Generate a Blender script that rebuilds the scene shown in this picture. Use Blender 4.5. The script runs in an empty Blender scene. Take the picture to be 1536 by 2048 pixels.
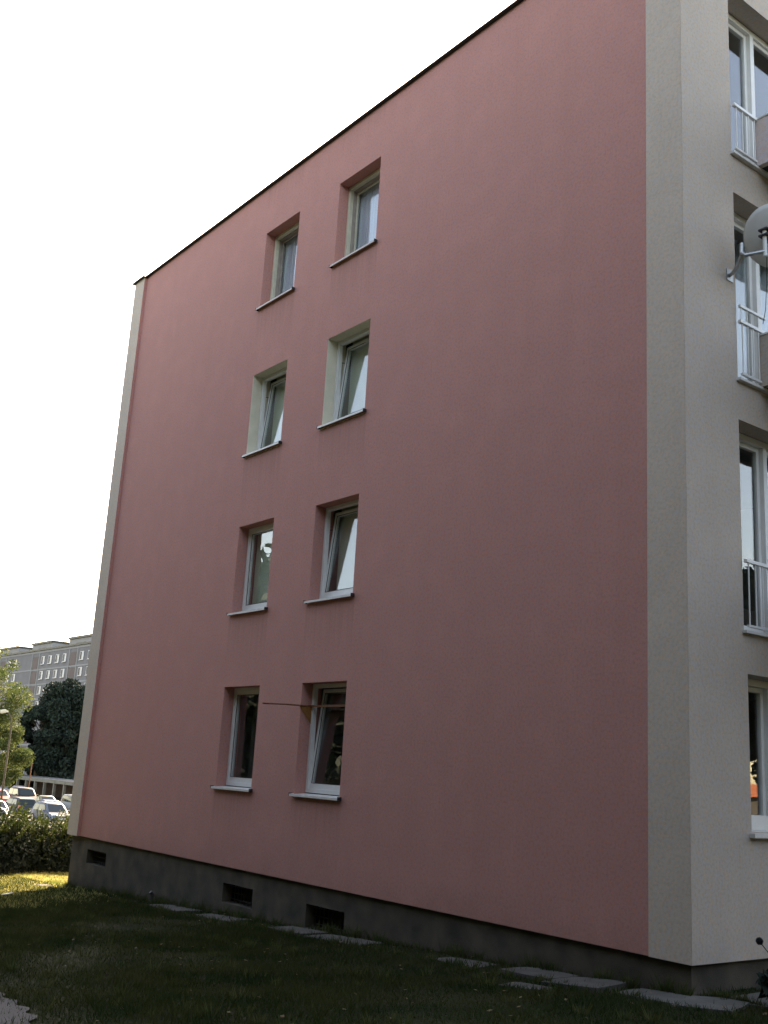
import bpy, math, random
import numpy as np
from mathutils import Vector, Matrix

random.seed(7)
rng = np.random.default_rng(11)
S = bpy.context.scene
COL = S.collection

# ------------------------------------------------------------------ camera
cam_d = bpy.data.cameras.new('camera')
cam = bpy.data.objects.new('camera', cam_d)
COL.objects.link(cam)
cam_d.sensor_fit = 'HORIZONTAL'
cam_d.sensor_width = 36.0
cam_d.lens = 49.23
cam_d.clip_start = 0.1
cam_d.clip_end = 3000
YAW, PITCH, ROLL = math.radians(-52.7041), math.radians(13.9137), math.radians(3.3861)
CAM = Vector((6.3934, -8.7627, 1.5624))
_f = Vector((math.sin(YAW) * math.cos(PITCH), math.cos(YAW) * math.cos(PITCH), math.sin(PITCH)))
_r = Vector((math.cos(YAW), -math.sin(YAW), 0))
_u = _r.cross(_f)
_r2 = _r * math.cos(ROLL) + _u * math.sin(ROLL)
_u2 = -_r * math.sin(ROLL) + _u * math.cos(ROLL)
cam.matrix_world = Matrix(((_r2.x, _u2.x, -_f.x, CAM.x), (_r2.y, _u2.y, -_f.y, CAM.y), (_r2.z, _u2.z, -_f.z, CAM.z), (0, 0, 0, 1)))
S.camera = cam

# ------------------------------------------------------------------ light
SUN_EL = math.radians(28)
SUN_AZ = math.atan2(-0.74, 0.67)          # measured from +Y towards +X
sdir = Vector((math.sin(SUN_AZ) * math.cos(SUN_EL), math.cos(SUN_AZ) * math.cos(SUN_EL), math.sin(SUN_EL)))
world = bpy.data.worlds.new('World')
S.world = world
world.use_nodes = True
wn = world.node_tree
bg = wn.nodes['Background']
sky = wn.nodes.new('ShaderNodeTexSky')
sky.sky_type = 'NISHITA'
sky.sun_disc = False
sky.sun_elevation = SUN_EL
sky.sun_rotation = SUN_AZ
sky.altitude = 200
sky.air_density = 1.0
sky.dust_density = 1.0
sky.ozone_density = 1.0
bg.inputs['Strength'].default_value = 0.11
wn.links.new(sky.outputs[0], bg.inputs['Color'])
sun_d = bpy.data.lights.new('sun', 'SUN')
sun_d.energy = 3.4
sun_d.angle = math.radians(0.5)
sun_d.color = (1.0, 0.93, 0.82)
sun = bpy.data.objects.new('sun', sun_d)
sun.rotation_euler = sdir.to_track_quat('Z', 'Y').to_euler()
COL.objects.link(sun)
S.view_settings.view_transform = 'Standard'
S.view_settings.look = 'None'
S.view_settings.gamma = 1.0
S.view_settings.exposure = 3.12
S.view_settings.use_white_balance = True
S.view_settings.white_balance_temperature = 9800
S.view_settings.white_balance_tint = 17
S.cycles.max_bounces = 8
S.cycles.transparent_max_bounces = 12

# ------------------------------------------------------------------ materials
def mat(name, col, rough=0.8, var=0.0, scale=4.0, bump=0.0, bscale=80.0, metal=0.0, spec=0.5, col2=None, thr=None, detail=4.0, coat=0.0, bdist=0.01, trans=0.0, stretch=None):
    m = bpy.data.materials.new(name)
    m.use_nodes = True
    nt = m.node_tree
    p = nt.nodes['Principled BSDF']
    p.inputs['Base Color'].default_value = (*col, 1)
    p.inputs['Roughness'].default_value = rough
    p.inputs['Metallic'].default_value = metal
    p.inputs['Specular IOR Level'].default_value = spec
    p.inputs['Coat Weight'].default_value = coat
    tc = nt.nodes.new('ShaderNodeTexCoord')
    src = tc.outputs['Object']
    if stretch:
        mp = nt.nodes.new('ShaderNodeMapping')
        mp.inputs['Scale'].default_value = stretch
        nt.links.new(src, mp.inputs['Vector'])
        src = mp.outputs[0]
    if var > 0 or col2:
        n = nt.nodes.new('ShaderNodeTexNoise')
        n.inputs['Scale'].default_value = scale
        n.inputs['Detail'].default_value = detail
        nt.links.new(src, n.inputs['Vector'])
        r = nt.nodes.new('ShaderNodeValToRGB')
        lo, hi = (0.3, 0.7) if thr is None else thr
        r.color_ramp.elements[0].position = lo
        r.color_ramp.elements[1].position = hi
        if col2:
            c0, c1 = col, col2
        else:
            c0 = tuple(c * (1 - var) for c in col)
            c1 = tuple(min(1, c * (1 + var)) for c in col)
        r.color_ramp.elements[0].color = (*c0, 1)
        r.color_ramp.elements[1].color = (*c1, 1)
        nt.links.new(n.outputs['Fac'], r.inputs['Fac'])
        nt.links.new(r.outputs['Color'], p.inputs['Base Color'])
        m['ramp'] = r.name
    if bump > 0:
        n2 = nt.nodes.new('ShaderNodeTexNoise')
        n2.inputs['Scale'].default_value = bscale
        n2.inputs['Detail'].default_value = 3
        nt.links.new(tc.outputs['Object'], n2.inputs['Vector'])
        b = nt.nodes.new('ShaderNodeBump')
        b.inputs['Strength'].default_value = bump
        b.inputs['Distance'].default_value = bdist
        nt.links.new(n2.outputs['Fac'], b.inputs['Height'])
        nt.links.new(b.outputs[0], p.inputs['Normal'])
    if trans > 0:
        t = nt.nodes.new('ShaderNodeBsdfTranslucent')
        mx = nt.nodes.new('ShaderNodeMixShader')
        mx.inputs[0].default_value = trans
        if var > 0 or col2:
            nt.links.new(r.outputs['Color'], t.inputs['Color'])
        else:
            t.inputs['Color'].default_value = (*col, 1)
        nt.links.new(p.outputs[0], mx.inputs[1])
        nt.links.new(t.outputs[0], mx.inputs[2])
        nt.links.new(mx.outputs[0], nt.nodes['Material Output'].inputs[0])
    return m

def render_mat(name, col, tint, stains=False):
    """exterior render: fine grain, broad mottling and faint run-off streaks"""
    m = bpy.data.materials.new(name); m.use_nodes = True
    nt = m.node_tree; p = nt.nodes['Principled BSDF']
    p.inputs['Roughness'].default_value = 0.92
    p.inputs['Specular IOR Level'].default_value = 0.25
    tc = nt.nodes.new('ShaderNodeTexCoord')
    def noise(scale, detail, st=None):
        n = nt.nodes.new('ShaderNodeTexNoise'); n.inputs['Scale'].default_value = scale; n.inputs['Detail'].default_value = detail
        if st:
            mp = nt.nodes.new('ShaderNodeMapping'); mp.inputs['Scale'].default_value = st
            nt.links.new(tc.outputs['Object'], mp.inputs['Vector']); nt.links.new(mp.outputs[0], n.inputs['Vector'])
        else:
            nt.links.new(tc.outputs['Object'], n.inputs['Vector'])
        return n
    def mix(fac, a, b, lo, hi, amt):
        mr = nt.nodes.new('ShaderNodeMapRange'); mr.inputs[1].default_value = lo; mr.inputs[2].default_value = hi; mr.inputs[3].default_value = 0; mr.inputs[4].default_value = amt
        nt.links.new(fac, mr.inputs[0])
        x = nt.nodes.new('ShaderNodeMix'); x.data_type = 'RGBA'
        nt.links.new(mr.outputs[0], x.inputs[0])
        if hasattr(a, 'is_linked'): nt.links.new(a, x.inputs[6])
        else: x.inputs[6].default_value = (*a, 1)
        x.inputs[7].default_value = (*b, 1)
        return x.outputs[2]
    c = mix(noise(0.35, 5).outputs['Fac'], col, tint, 0.3, 0.7, 0.9)
    cool = (col[0] * .82, col[1] * 1.03, col[2] * 1.27); warm = (min(1, col[0] * 1.14), col[1] * .97, col[2] * .74)
    c = mix(noise(16, 5).outputs['Fac'], c, cool, 0.46, 0.66, 0.6)
    c = mix(noise(13, 5, (1.1, .9, 1.2)).outputs['Fac'], c, warm, 0.48, 0.68, 0.6)
    c = mix(noise(2.3, 6).outputs['Fac'], c, tuple(v * 1.14 for v in col), 0.45, 0.75, 0.55)
    if stains:
        sep = nt.nodes.new('ShaderNodeSeparateXYZ'); nt.links.new(tc.outputs['Object'], sep.inputs[0])
        def mth(op, a, b=None, c3=None):
            n = nt.nodes.new('ShaderNodeMath'); n.operation = op
            for i, q in enumerate((a, b, c3)):
                if q is None: continue
                if hasattr(q, 'is_linked'): nt.links.new(q, n.inputs[i])
                else: n.inputs[i].default_value = q
            return n.outputs[0]
        zz = mth('FLOORED_MODULO', mth('SUBTRACT', 1.155, sep.outputs[2]), 2.81)      # metres below the sill above
        fade = mth('SUBTRACT', 1.0, mth('MINIMUM', mth('DIVIDE', zz, 1.1), 1.0))
        ina = mth('LESS_THAN', mth('ABSOLUTE', mth('ADD', sep.outputs[0], 8.64)), .62)
        inb = mth('LESS_THAN', mth('ABSOLUTE', mth('ADD', sep.outputs[0], 6.305)), .62)
        low = mth('SUBTRACT', 1.0, mth('MINIMUM', mth('DIVIDE', mth('MAXIMUM', sep.outputs[2], 0.0), .55), 1.0))
        st = noise(1.0, 3, (16, 1, .5)).outputs['Fac']
        m1 = mth('MULTIPLY', mth('MULTIPLY', mth('ADD', ina, inb), fade), st)
        m2 = mth('MULTIPLY', mth('MULTIPLY', low, noise(3.0, 6).outputs['Fac']), .9)
        c = mix(mth('ADD', m1, m2), c, (col[0] * .55, col[1] * .6, col[2] * .6), 0.15, 0.75, 0.62)
    dark = tuple(v * 0.86 for v in col)
    c = mix(noise(1.0, 5, (3.2, 3.2, 0.16)).outputs['Fac'], c, dark, 0.5, 0.8, 0.3)
    c = mix(noise(30, 4).outputs['Fac'], c, tuple(v * 0.68 for v in col), 0.45, 0.68, 0.42)
    c = mix(noise(48, 3, (1, 1, 1.1)).outputs['Fac'], c, tuple(min(1, v * 1.22) for v in col), 0.5, 0.7, 0.28)
    c = mix(noise(170, 2).outputs['Fac'], c, tuple(v * 0.8 for v in col), 0.45, 0.7, 0.45)
    nt.links.new(c, p.inputs['Base Color'])
    b = nt.nodes.new('ShaderNodeBump'); b.inputs['Strength'].default_value = 0.7; b.inputs['Distance'].default_value = 0.004
    nt.links.new(noise(220, 3).outputs['Fac'], b.inputs['Height'])
    b2 = nt.nodes.new('ShaderNodeBump'); b2.inputs['Strength'].default_value = 0.35; b2.inputs['Distance'].default_value = 0.03
    nt.links.new(noise(1.2, 3).outputs['Fac'], b2.inputs['Height'])
    nt.links.new(b.outputs[0], b2.inputs['Normal'])
    nt.links.new(b2.outputs[0], p.inputs['Normal'])
    return m

def glass_mat(name, tint=(0.92, 0.95, 0.95), ior=2.0, rough=0.0):
    m = bpy.data.materials.new(name); m.use_nodes = True
    nt = m.node_tree
    for n in list(nt.nodes):
        if n.type == 'BSDF_PRINCIPLED': nt.nodes.remove(n)
    t = nt.nodes.new('ShaderNodeBsdfTransparent'); t.inputs[0].default_value = (*tint, 1)
    g = nt.nodes.new('ShaderNodeBsdfGlossy'); g.inputs['Roughness'].default_value = rough
    g.inputs[0].default_value = (0.95, 0.97, 1.0, 1)
    fr = nt.nodes.new('ShaderNodeFresnel')
    ge = nt.nodes.new('ShaderNodeNewGeometry'); mi = nt.nodes.new('ShaderNodeMix'); mi.inputs[2].default_value = ior; mi.inputs[3].default_value = 1 / ior
    nt.links.new(ge.outputs['Backfacing'], mi.inputs[0]); nt.links.new(mi.outputs[0], fr.inputs[0])
    mx = nt.nodes.new('ShaderNodeMixShader')
    nt.links.new(fr.outputs[0], mx.inputs[0]); nt.links.new(t.outputs[0], mx.inputs[1]); nt.links.new(g.outputs[0], mx.inputs[2])
    # slight waviness of real panes
    tc = nt.nodes.new('ShaderNodeTexCoord'); n = nt.nodes.new('ShaderNodeTexNoise'); n.inputs['Scale'].default_value = 1.7; n.inputs['Detail'].default_value = 1
    b = nt.nodes.new('ShaderNodeBump'); b.inputs['Strength'].default_value = 0.12; b.inputs['Distance'].default_value = 0.02
    nt.links.new(tc.outputs['Object'], n.inputs['Vector']); nt.links.new(n.outputs['Fac'], b.inputs['Height']); nt.links.new(b.outputs[0], g.inputs['Normal'])
    nt.links.new(mx.outputs[0], nt.nodes['Material Output'].inputs[0])
    return m

M = {
 'pink': render_mat('pink render', (0.545, 0.250, 0.212), (0.525, 0.246, 0.218), True),
 'pinkdark': render_mat('pink panel render', (0.66, 0.54, 0.51), (0.63, 0.52, 0.50)),
 'creamstrip': render_mat('cream strip render', (0.59, 0.475, 0.390), (0.57, 0.465, 0.385)),  # same cream as the facade, lightened to offset weaker light on the gable
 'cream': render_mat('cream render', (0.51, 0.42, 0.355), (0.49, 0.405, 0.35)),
 'creamlight': mat('cream reveal plaster', (0.66, 0.60, 0.47), 0.9, var=0.06, scale=5, bump=0.3, bscale=150),
 'plinth': mat('grey plinth render', (0.062, 0.050, 0.036), 0.95, var=0.45, scale=2.6, bump=0.6, bscale=120, detail=8),
 'white': mat('white window plastic', (0.72, 0.71, 0.68), 0.35, var=0.04, scale=6),
 'oldwhite': mat('cream painted wood', (0.62, 0.58, 0.44), 0.5, var=0.08, scale=9),
 'sill': mat('coated sheet sill', (0.62, 0.61, 0.58), 0.4, var=0.1, scale=8),
 'sillpink': mat('dull sheet sill', (0.50, 0.42, 0.38), 0.45, var=0.1, scale=8),
 'glass': glass_mat('window glass', ior=1.65),
 'room': mat('room wall', (0.20, 0.19, 0.17), 0.95, var=0.1, scale=2),
 'curtain': mat('white net curtain', (0.80, 0.86, 0.98), 0.9, var=0.12, scale=9, stretch=(1, 1, 0.05), trans=0.35),
 'blind': mat('pale roller blind', (0.66, 0.68, 0.52), 0.85, var=0.05, scale=3),
 'liner': mat('grey timber lining', (0.34, 0.29, 0.25), 0.7, var=0.15, scale=8),
 'roof': mat('black roof flashing', (0.02, 0.024, 0.022), 0.6, var=0.3, scale=3),
 'gravelroof': mat('bitumen roofing', (0.07, 0.07, 0.07), 0.95, var=0.2, scale=2),
 'dark': mat('dark grille steel', (0.03, 0.028, 0.028), 0.6, var=0.3, scale=20),
 'rust': mat('rusty steel', (0.20, 0.075, 0.03), 0.75, var=0.4, scale=25, bump=0.3, bscale=90),
 'orange': mat('orange painted bracket', (0.30, 0.12, 0.03), 0.6, var=0.2, scale=30),
 'galv': mat('galvanised steel', (0.42, 0.43, 0.43), 0.4, metal=0.7, var=0.15, scale=30),
 'dish': mat('grey dish enamel', (0.62, 0.61, 0.58), 0.5, var=0.06, scale=6),
 'black': mat('black plastic', (0.015, 0.015, 0.017), 0.5),
 'slab': mat('concrete slab', (0.052, 0.049, 0.043), 0.95, var=0.3, scale=4, bump=0.7, bscale=40, detail=8),
 'asphalt': mat('asphalt', (0.055, 0.055, 0.058), 0.9, var=0.3, scale=0.8, bump=0.4, bscale=60, detail=8),
 'path': mat('worn pale path', (0.026, 0.025, 0.027), 0.9, var=0.25, scale=3, bump=0.6, bscale=50, detail=8),
 'bark': mat('bark', (0.10, 0.075, 0.05), 0.95, var=0.35, scale=7, bump=0.8, bscale=30, stretch=(1, 1, 0.3)),
}
# ground: mixed turf and soil
def ground_mat():
    m = bpy.data.materials.new('lawn ground'); m.use_nodes = True
    nt = m.node_tree; p = nt.nodes['Principled BSDF']; p.inputs['Roughness'].default_value = 1.0; p.inputs['Specular IOR Level'].default_value = 0.1
    tc = nt.nodes.new('ShaderNodeTexCoord')
    n = nt.nodes.new('ShaderNodeTexNoise'); n.inputs['Scale'].default_value = 0.9; n.inputs['Detail'].default_value = 9; n.inputs['Roughness'].default_value = 0.65
    nt.links.new(tc.outputs['Object'], n.inputs['Vector'])
    r = nt.nodes.new('ShaderNodeValToRGB'); e = r.color_ramp.elements
    e[0].position = 0.3; e[0].color = (0.010, 0.015, 0.005, 1)
    e[1].position = 0.7; e[1].color = (0.036, 0.028, 0.014, 1)
    k = e.new(0.5); k.color = (0.018, 0.022, 0.007, 1)
    nt.links.new(n.outputs['Fac'], r.inputs['Fac']); nt.links.new(r.outputs[0], p.inputs['Base Color'])
    b = nt.nodes.new('ShaderNodeBump'); b.inputs['Strength'].default_value = 1; b.inputs['Distance'].default_value = 0.05
    n2 = nt.nodes.new('ShaderNodeTexNoise'); n2.inputs['Scale'].default_value = 25; n2.inputs['Detail'].default_value = 4
    nt.links.new(tc.outputs['Object'], n2.inputs['Vector']); nt.links.new(n2.outputs['Fac'], b.inputs['Height']); nt.links.new(b.outputs[0], p.inputs['Normal'])
    return m
M['ground'] = ground_mat()
def leafmat(name, a, b, trans=0.35, scale=1.2):
    return mat(name, a, 0.75, col2=b, scale=scale, detail=3, trans=trans, spec=0.2)
M['grass'] = leafmat('grass blades', (0.012, 0.026, 0.005), (0.044, 0.048, 0.013), 0.4, 1.6)
M['weed'] = leafmat('weed blades', (0.03, 0.05, 0.012), (0.08, 0.085, 0.03), 0.35, 4.0)
M['deadleaf'] = leafmat('dry leaf', (0.09, 0.055, 0.025), (0.22, 0.17, 0.09), 0.2, 6.0)
M['sunlitdrygrass'] = leafmat('dry grass blades coloured sunlit', (0.11, 0.15, 0.03), (0.46, 0.41, 0.16), 0.45, 2.6)  # dry yellow with sunlight put into the colour
M['juniper'] = leafmat('juniper sprays', (0.010, 0.024, 0.006), (0.07, 0.10, 0.022), 0.25, 2.5)
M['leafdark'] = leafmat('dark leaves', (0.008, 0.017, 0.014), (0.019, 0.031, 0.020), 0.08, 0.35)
M['leafmid'] = leafmat('mid green leaves', (0.035, 0.060, 0.02), (0.07, 0.10, 0.03), 0.3, 0.4)
M['leaflight'] = leafmat('yellow green leaves', (0.032, 0.055, 0.016), (0.10, 0.12, 0.034), 0.33, 0.5)

# ------------------------------------------------------------------ mesh helpers
def g(x, y=0):
    return -0.27 + 0.05 * max(-70.0, min(6.0, x))

class MB:
    def __init__(self): self.v = []; self.f = []; self.mi = []
    def face(self, pts, mi=0):
        i = len(self.v); self.v += [tuple(p) for p in pts]; self.f.append(tuple(range(i, i + len(pts)))); self.mi.append(mi)
    def box(self, a, b, mi=0):
        (x0, y0, z0), (x1, y1, z1) = a, b
        x0, x1 = min(x0, x1), max(x0, x1); y0, y1 = min(y0, y1), max(y0, y1); z0, z1 = min(z0, z1), max(z0, z1)
        i = len(self.v)
        self.v += [(x0, y0, z0), (x1, y0, z0), (x1, y1, z0), (x0, y1, z0), (x0, y0, z1), (x1, y0, z1), (x1, y1, z1), (x0, y1, z1)]
        for q in ((0, 3, 2, 1), (4, 5, 6, 7), (0, 1, 5, 4), (1, 2, 6, 5), (2, 3, 7, 6), (3, 0, 4, 7)):
            self.f.append(tuple(i + k for k in q)); self.mi.append(mi)
    def hexa(self, p, mi=0):
        i = len(self.v); self.v += [tuple(q) for q in p]
        for q in ((0, 3, 2, 1), (4, 5, 6, 7), (0, 1, 5, 4), (1, 2, 6, 5), (2, 3, 7, 6), (3, 0, 4, 7)):
            self.f.append(tuple(i + k for k in q)); self.mi.append(mi)
    def tube(self, pts, rads, n=8, mi=0, cap=True):
        pts = [Vector(p) for p in pts]
        if not hasattr(rads, '__len__'): rads = [rads] * len(pts)
        base = len(self.v); ref = None
        for k, p in enumerate(pts):
            d = (pts[min(k + 1, len(pts) - 1)] - pts[max(k - 1, 0)]).normalized()
            if ref is None: ref = d.orthogonal().normalized()
            ref = (ref - d * ref.dot(d)).normalized(); b = d.cross(ref)
            for j in range(n):
                a = 2 * math.pi * j / n
                self.v.append(tuple(p + (ref * math.cos(a) + b * math.sin(a)) * rads[k]))
        for k in range(len(pts) - 1):
            for j in range(n):
                a = base + k * n + j; b2 = base + k * n + (j + 1) % n
                self.f.append((a, b2, b2 + n, a + n)); self.mi.append(mi)
        if cap:
            self.f.append(tuple(base + j for j in reversed(range(n)))); self.mi.append(mi)
            self.f.append(tuple(base + (len(pts) - 1) * n + j for j in range(n))); self.mi.append(mi)
    def build(self, name, mats, parent=None, smooth=False, bevel=0.0):
        me = bpy.data.meshes.new(name)
        me.from_pydata(self.v, [], self.f)
        mats = mats if isinstance(mats, (list, tuple)) else [mats]
        for m in mats:
            if m: me.materials.append(m)
        me.polygons.foreach_set('material_index', self.mi)
        if smooth: me.polygons.foreach_set('use_smooth', [True] * len(me.polygons))
        me.update()
        o = bpy.data.objects.new(name, me); COL.objects.link(o)
        if parent: o.parent = parent
        if bevel > 0:
            bv = o.modifiers.new('edge', 'BEVEL'); bv.width = bevel; bv.segments = 2; bv.limit_method = 'ANGLE'
        return o

def empty(name, loc, rz=0.0):
    o = bpy.data.objects.new(name, None); COL.objects.link(o); o.empty_display_size = 0.3
    o.location = loc; o.rotation_euler = (0, 0, rz); return o
def tag(o, label=None, cat=None, group=None, kind=None):
    if label: o['label'] = label
    if cat: o['category'] = cat
    if group: o['group'] = group
    if kind: o['kind'] = kind
    return o
def copy_tree(o, parent=None):
    c = o.copy(); COL.objects.link(c)
    if parent is not None: c.parent = parent
    for ch in [k for k in bpy.data.objects if k.parent == o]: copy_tree(ch, c)
    return c
def raw_mesh(name, verts, nper, material, parent=None):
    """verts: (N*nper,3) array, every nper verts form one face"""
    n = len(verts) // nper
    me = bpy.data.meshes.new(name)
    me.vertices.add(len(verts)); me.vertices.foreach_set('co', np.asarray(verts, dtype=np.float32).ravel())
    me.loops.add(n * nper); me.loops.foreach_set('vertex_index', np.arange(n * nper, dtype=np.int32))
    me.polygons.add(n); me.polygons.foreach_set('loop_start', np.arange(0, n * nper, nper, dtype=np.int32))
    me.polygons.foreach_set('loop_total', np.full(n, nper, dtype=np.int32))
    me.materials.append(material); me.update(calc_edges=True); me.validate()
    o = bpy.data.objects.new(name, me); COL.objects.link(o)
    if parent: o.parent = parent
    return o

# ------------------------------------------------------------------ ground
def sheet(name, xs, ys, z_off, material, inside=None):
    mb = MB(); idx = {}
    for i, x in enumerate(xs):
        for j, y in enumerate(ys):
            idx[i, j] = len(mb.v)
            dz = 0.02 * math.sin(x * 1.3 + 0.5 * y) * math.cos(y * 1.1 - .3 * x) if (-22 < x < 6 and -12 < y < 8) else 0
            if y > -0.7: dz *= 0.2
            mb.v.append((x, y, g(x) + z_off + dz))
    for i in range(len(xs) - 1):
        for j in range(len(ys) - 1):
            mb.f.append((idx[i, j], idx[i + 1, j], idx[i + 1, j + 1], idx[i, j + 1])); mb.mi.append(0)
    return mb.build(name, material)
xs = [-900, -500, -300, -200, -150, -110, -85, -70, -60, -50, -40, -32, -26] + list(np.arange(-22, 8.01, 0.5)) + [9, 12, 16, 25, 40, 70, 150, 300, 900]
ys = [-900, -400, -200, -100, -50, -30, -20, -15] + list(np.arange(-12, 9.01, 0.5)) + [12, 16, 25, 40, 70, 120, 250, 500, 900]
tag(sheet('ground', xs, ys, 0.0, M['ground']), kind='structure')
mb = MB(); mb.face([(-72, -30, g(-72) + .006), (-72, 60, g(-72) + .006), (-160, 60, g(-160) + .006), (-160, -30, g(-160) + .006)][::-1])
tag(mb.build('parking_lot', M['asphalt']), kind='structure')
mb = MB()
mb.face([(14, 6, g(14) + .02), (60, 6, g(60) + .02), (60, 12, g(60) + .02), (14, 12, g(14) + .02)])
tag(mb.build('road', M['asphalt']), kind='structure')
# worn path patch in the near left
mb = MB(); pts = []
edge = [(-16, -6.3), (-9, -6.0), (-5, -5.75), (-3.4, -5.6), (-2.9, -5.38), (-2.3, -5.42), (-1.8, -5.5), (-1.2, -5.75), (-0.4, -6.1), (0.5, -6.5), (1.5, -7.0), (2.2, -7.8), (2.3, -9.5)]
for (x0, y0), (x1, y1) in zip(edge[:-1], edge[1:]):
    n = 6
    for k in range(n):
        a = x0 + (x1 - x0) * k / n; b = x0 + (x1 - x0) * (k + 1) / n
        ya = y0 + (y1 - y0) * k / n + 0.04 * math.sin(a * 17); yb = y0 + (y1 - y0) * (k + 1) / n + 0.04 * math.sin(b * 17)
        mb.face([(a, -10.5, g(a) + .028), (b, -10.5, g(b) + .028), (b, yb, g(b) + .028), (a, ya, g(a) + .028)])
tag(mb.build('path', M['path']), kind='structure')

# ------------------------------------------------------------------ main apartment building
BX = -14.95; TOP = 12.10; DEPTH = 34.0
ROWZ = {1: (1.19, 2.79), 2: (4.02, 5.53), 3: (6.82, 8.32), 4: (9.62, 11.13)}
COLX = {'a': (-9.20, -8.08), 'b': (-6.87, -5.74)}
bld = empty('apartment_building', (0, 0, 0))
tag(bld, 'large pink rendered apartment building with cream corners and dark plinth on the lawn', 'building')

def wall_grid(mb, u0, u1, z0, z1, holes, P, mi=0, reveal=0.2, rev_mi=None, skip_rev=()):
    """P(u,z,d) -> point, d = depth behind the face"""
    us = sorted({u0, u1} | {h[0] for h in holes} | {h[1] for h in holes})
    zs = sorted({z0, z1} | {h[2] for h in holes} | {h[3] for h in holes})
    for a, b in zip(us[:-1], us[1:]):
        for c, d in zip(zs[:-1], zs[1:]):
            um, zm = (a + b) / 2, (c + d) / 2
            if any(h[0] < um < h[1] and h[2] < zm < h[3] for h in holes): continue
            mb.face([P(a, c, 0), P(b, c, 0), P(b, d, 0), P(a, d, 0)], mi)
    for k, h in enumerate(holes):
        a, b, c, d = h[:4]; dd = reveal; m2 = h[4] if len(h) > 4 else mi
        mb.face([P(a, c, 0), P(a, d, 0), P(a, d, dd), P(a, c, dd)], m2)
        mb.face([P(b, c, 0), P(b, c, dd), P(b, d, dd), P(b, d, 0)], m2)
        mb.face([P(a, d, 0), P(b, d, 0), P(b, d, dd), P(a, d, dd)], m2)
        mb.face([P(a, c, 0), P(a, c, dd), P(b, c, dd), P(b, c, 0)], m2)

PG = lambda u, z, d: (u, d, z)
mb = MB()
holes = [(*COLX[c], *ROWZ[r], 1 if r == 3 else 0) for r in ROWZ for c in COLX]
wall_grid(mb, -14.45, -0.5, 0.0, TOP, holes, PG, reveal=0.36)
# side lips where the pink layer meets the corner strips
mb.face([(-14.45, 0, 0), (-14.45, 0.0, TOP), (-14.45, -0.06, TOP), (-14.45, -0.06, 0)], 0)
mb.face([(-14.45, 0, 0), (-14.45, .2, 0), (-.5, .2, 0), (-.5, 0, 0)], 0)
wall_pink = mb.build('gable_wall', [M['pink'], M['creamlight']], bld)
mb = MB()
mb.box((BX, -0.06, -0.005), (-14.452, 0.3, TOP))
mb.build('corner_strip', M['creamstrip'], bld); mb = MB()
# near corner strip and side facade share one cream, lightened on the strip for weaker gable light
mb.box((-0.498, -0.006, -0.005), (-0.003, 0.2, TOP))
mb.build('corner_strip', M['creamstrip'], bld)
PF = lambda u, z, d: (-d, u, z)
FH = [(1.0, 4.2, 1.19, 2.78)] + [(0.952, 4.2, 0.46 + 2.8 * k + (0.02 if k == 1 else 0), 2.78 + 2.8 * k) for k in (1, 2, 3)]
FH[1] = (0.952, 4.2, 3.235, 5.575); FH[2] = (0.957, 4.2, 6.06, 8.385); FH[3] = (0.945, 4.2, 8.90, 11.20)
mb = MB()
wall_grid(mb, -0.006, DEPTH, -0.005, TOP, FH, PF, reveal=0.25)
mb.face([(0, 0.2, 0), (-.2, 0.2, 0), (-.2, DEPTH, 0), (0, DEPTH, 0)])
mb.build('side_wall', M['cream'], bld)
mb = MB()
mb.face([(BX, 0, 0), (BX, DEPTH, 0), (BX, DEPTH, TOP), (BX, 0, TOP)][::-1]); mb.face([(BX, DEPTH, 0), (0, DEPTH, 0), (0, DEPTH, TOP), (BX, DEPTH, TOP)][::-1])
mb.build('rear_wall', M['cream'], bld)
# plinth with three grated vents
VENTS = [(-14.10, -13.20, -0.48, -0.22), (-8.76, -7.86, -0.53, -0.25), (-6.43, -5.52, -0.58, -0.27)]
mb = MB()
wall_grid(mb, BX + .06, -0.05, -1.6, 0.0, VENTS, lambda u, z, d: (u, d + 0.05, z), reveal=0.16)
mb.face([(-0.05, 0.05, -1.6), (-0.05, DEPTH, -1.6), (-0.05, DEPTH, 0), (-0.05, 0.05, 0)])
mb.face([(BX + .06, 0.05, -1.6), (BX + .06, 0.05, 0), (BX + .06, DEPTH, 0), (BX + .06, DEPTH, -1.6)])
mb.build('plinth', M['plinth'], bld)
for (a, b, c, d) in VENTS:
    mb = MB(); mb.box((a - .02, 0.45, c - .02), (b + .02, 0.47, d + .02)); mb.box((a - .02, .211, c - .02), (b + .02, .45, c)); 
    v = mb.build('basement_vent', M['dark'], bld)
    mb = MB()
    for k in range(9):
        x = a + (b - a) * (k + .5) / 9; mb.tube([(x, .19, c), (x, .19, d)], .007, 6)
    for k in range(3):
        z = c + (d - c) * (k + .5) / 3; mb.tube([(a, .197, z), (b, .197, z)], .007, 6)
    mb.build('grille', M['dark'], v)
# roof deck with black flashing
mb = MB()
mb.box((BX - .065, -0.065, TOP + .002), (0.035, DEPTH + .1, TOP + .020))
mb.box((BX - .07, -0.12, TOP + .0025), (-14.42, -.066, TOP + .0195))
rf = mb.build('roof', M['roof'], bld)
mb = MB(); mb.box((BX + .1, 0.1, TOP + .022), (-.15, DEPTH - .1, TOP + .085)); mb.build('roof_deck', M['gravelroof'], rf)

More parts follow.
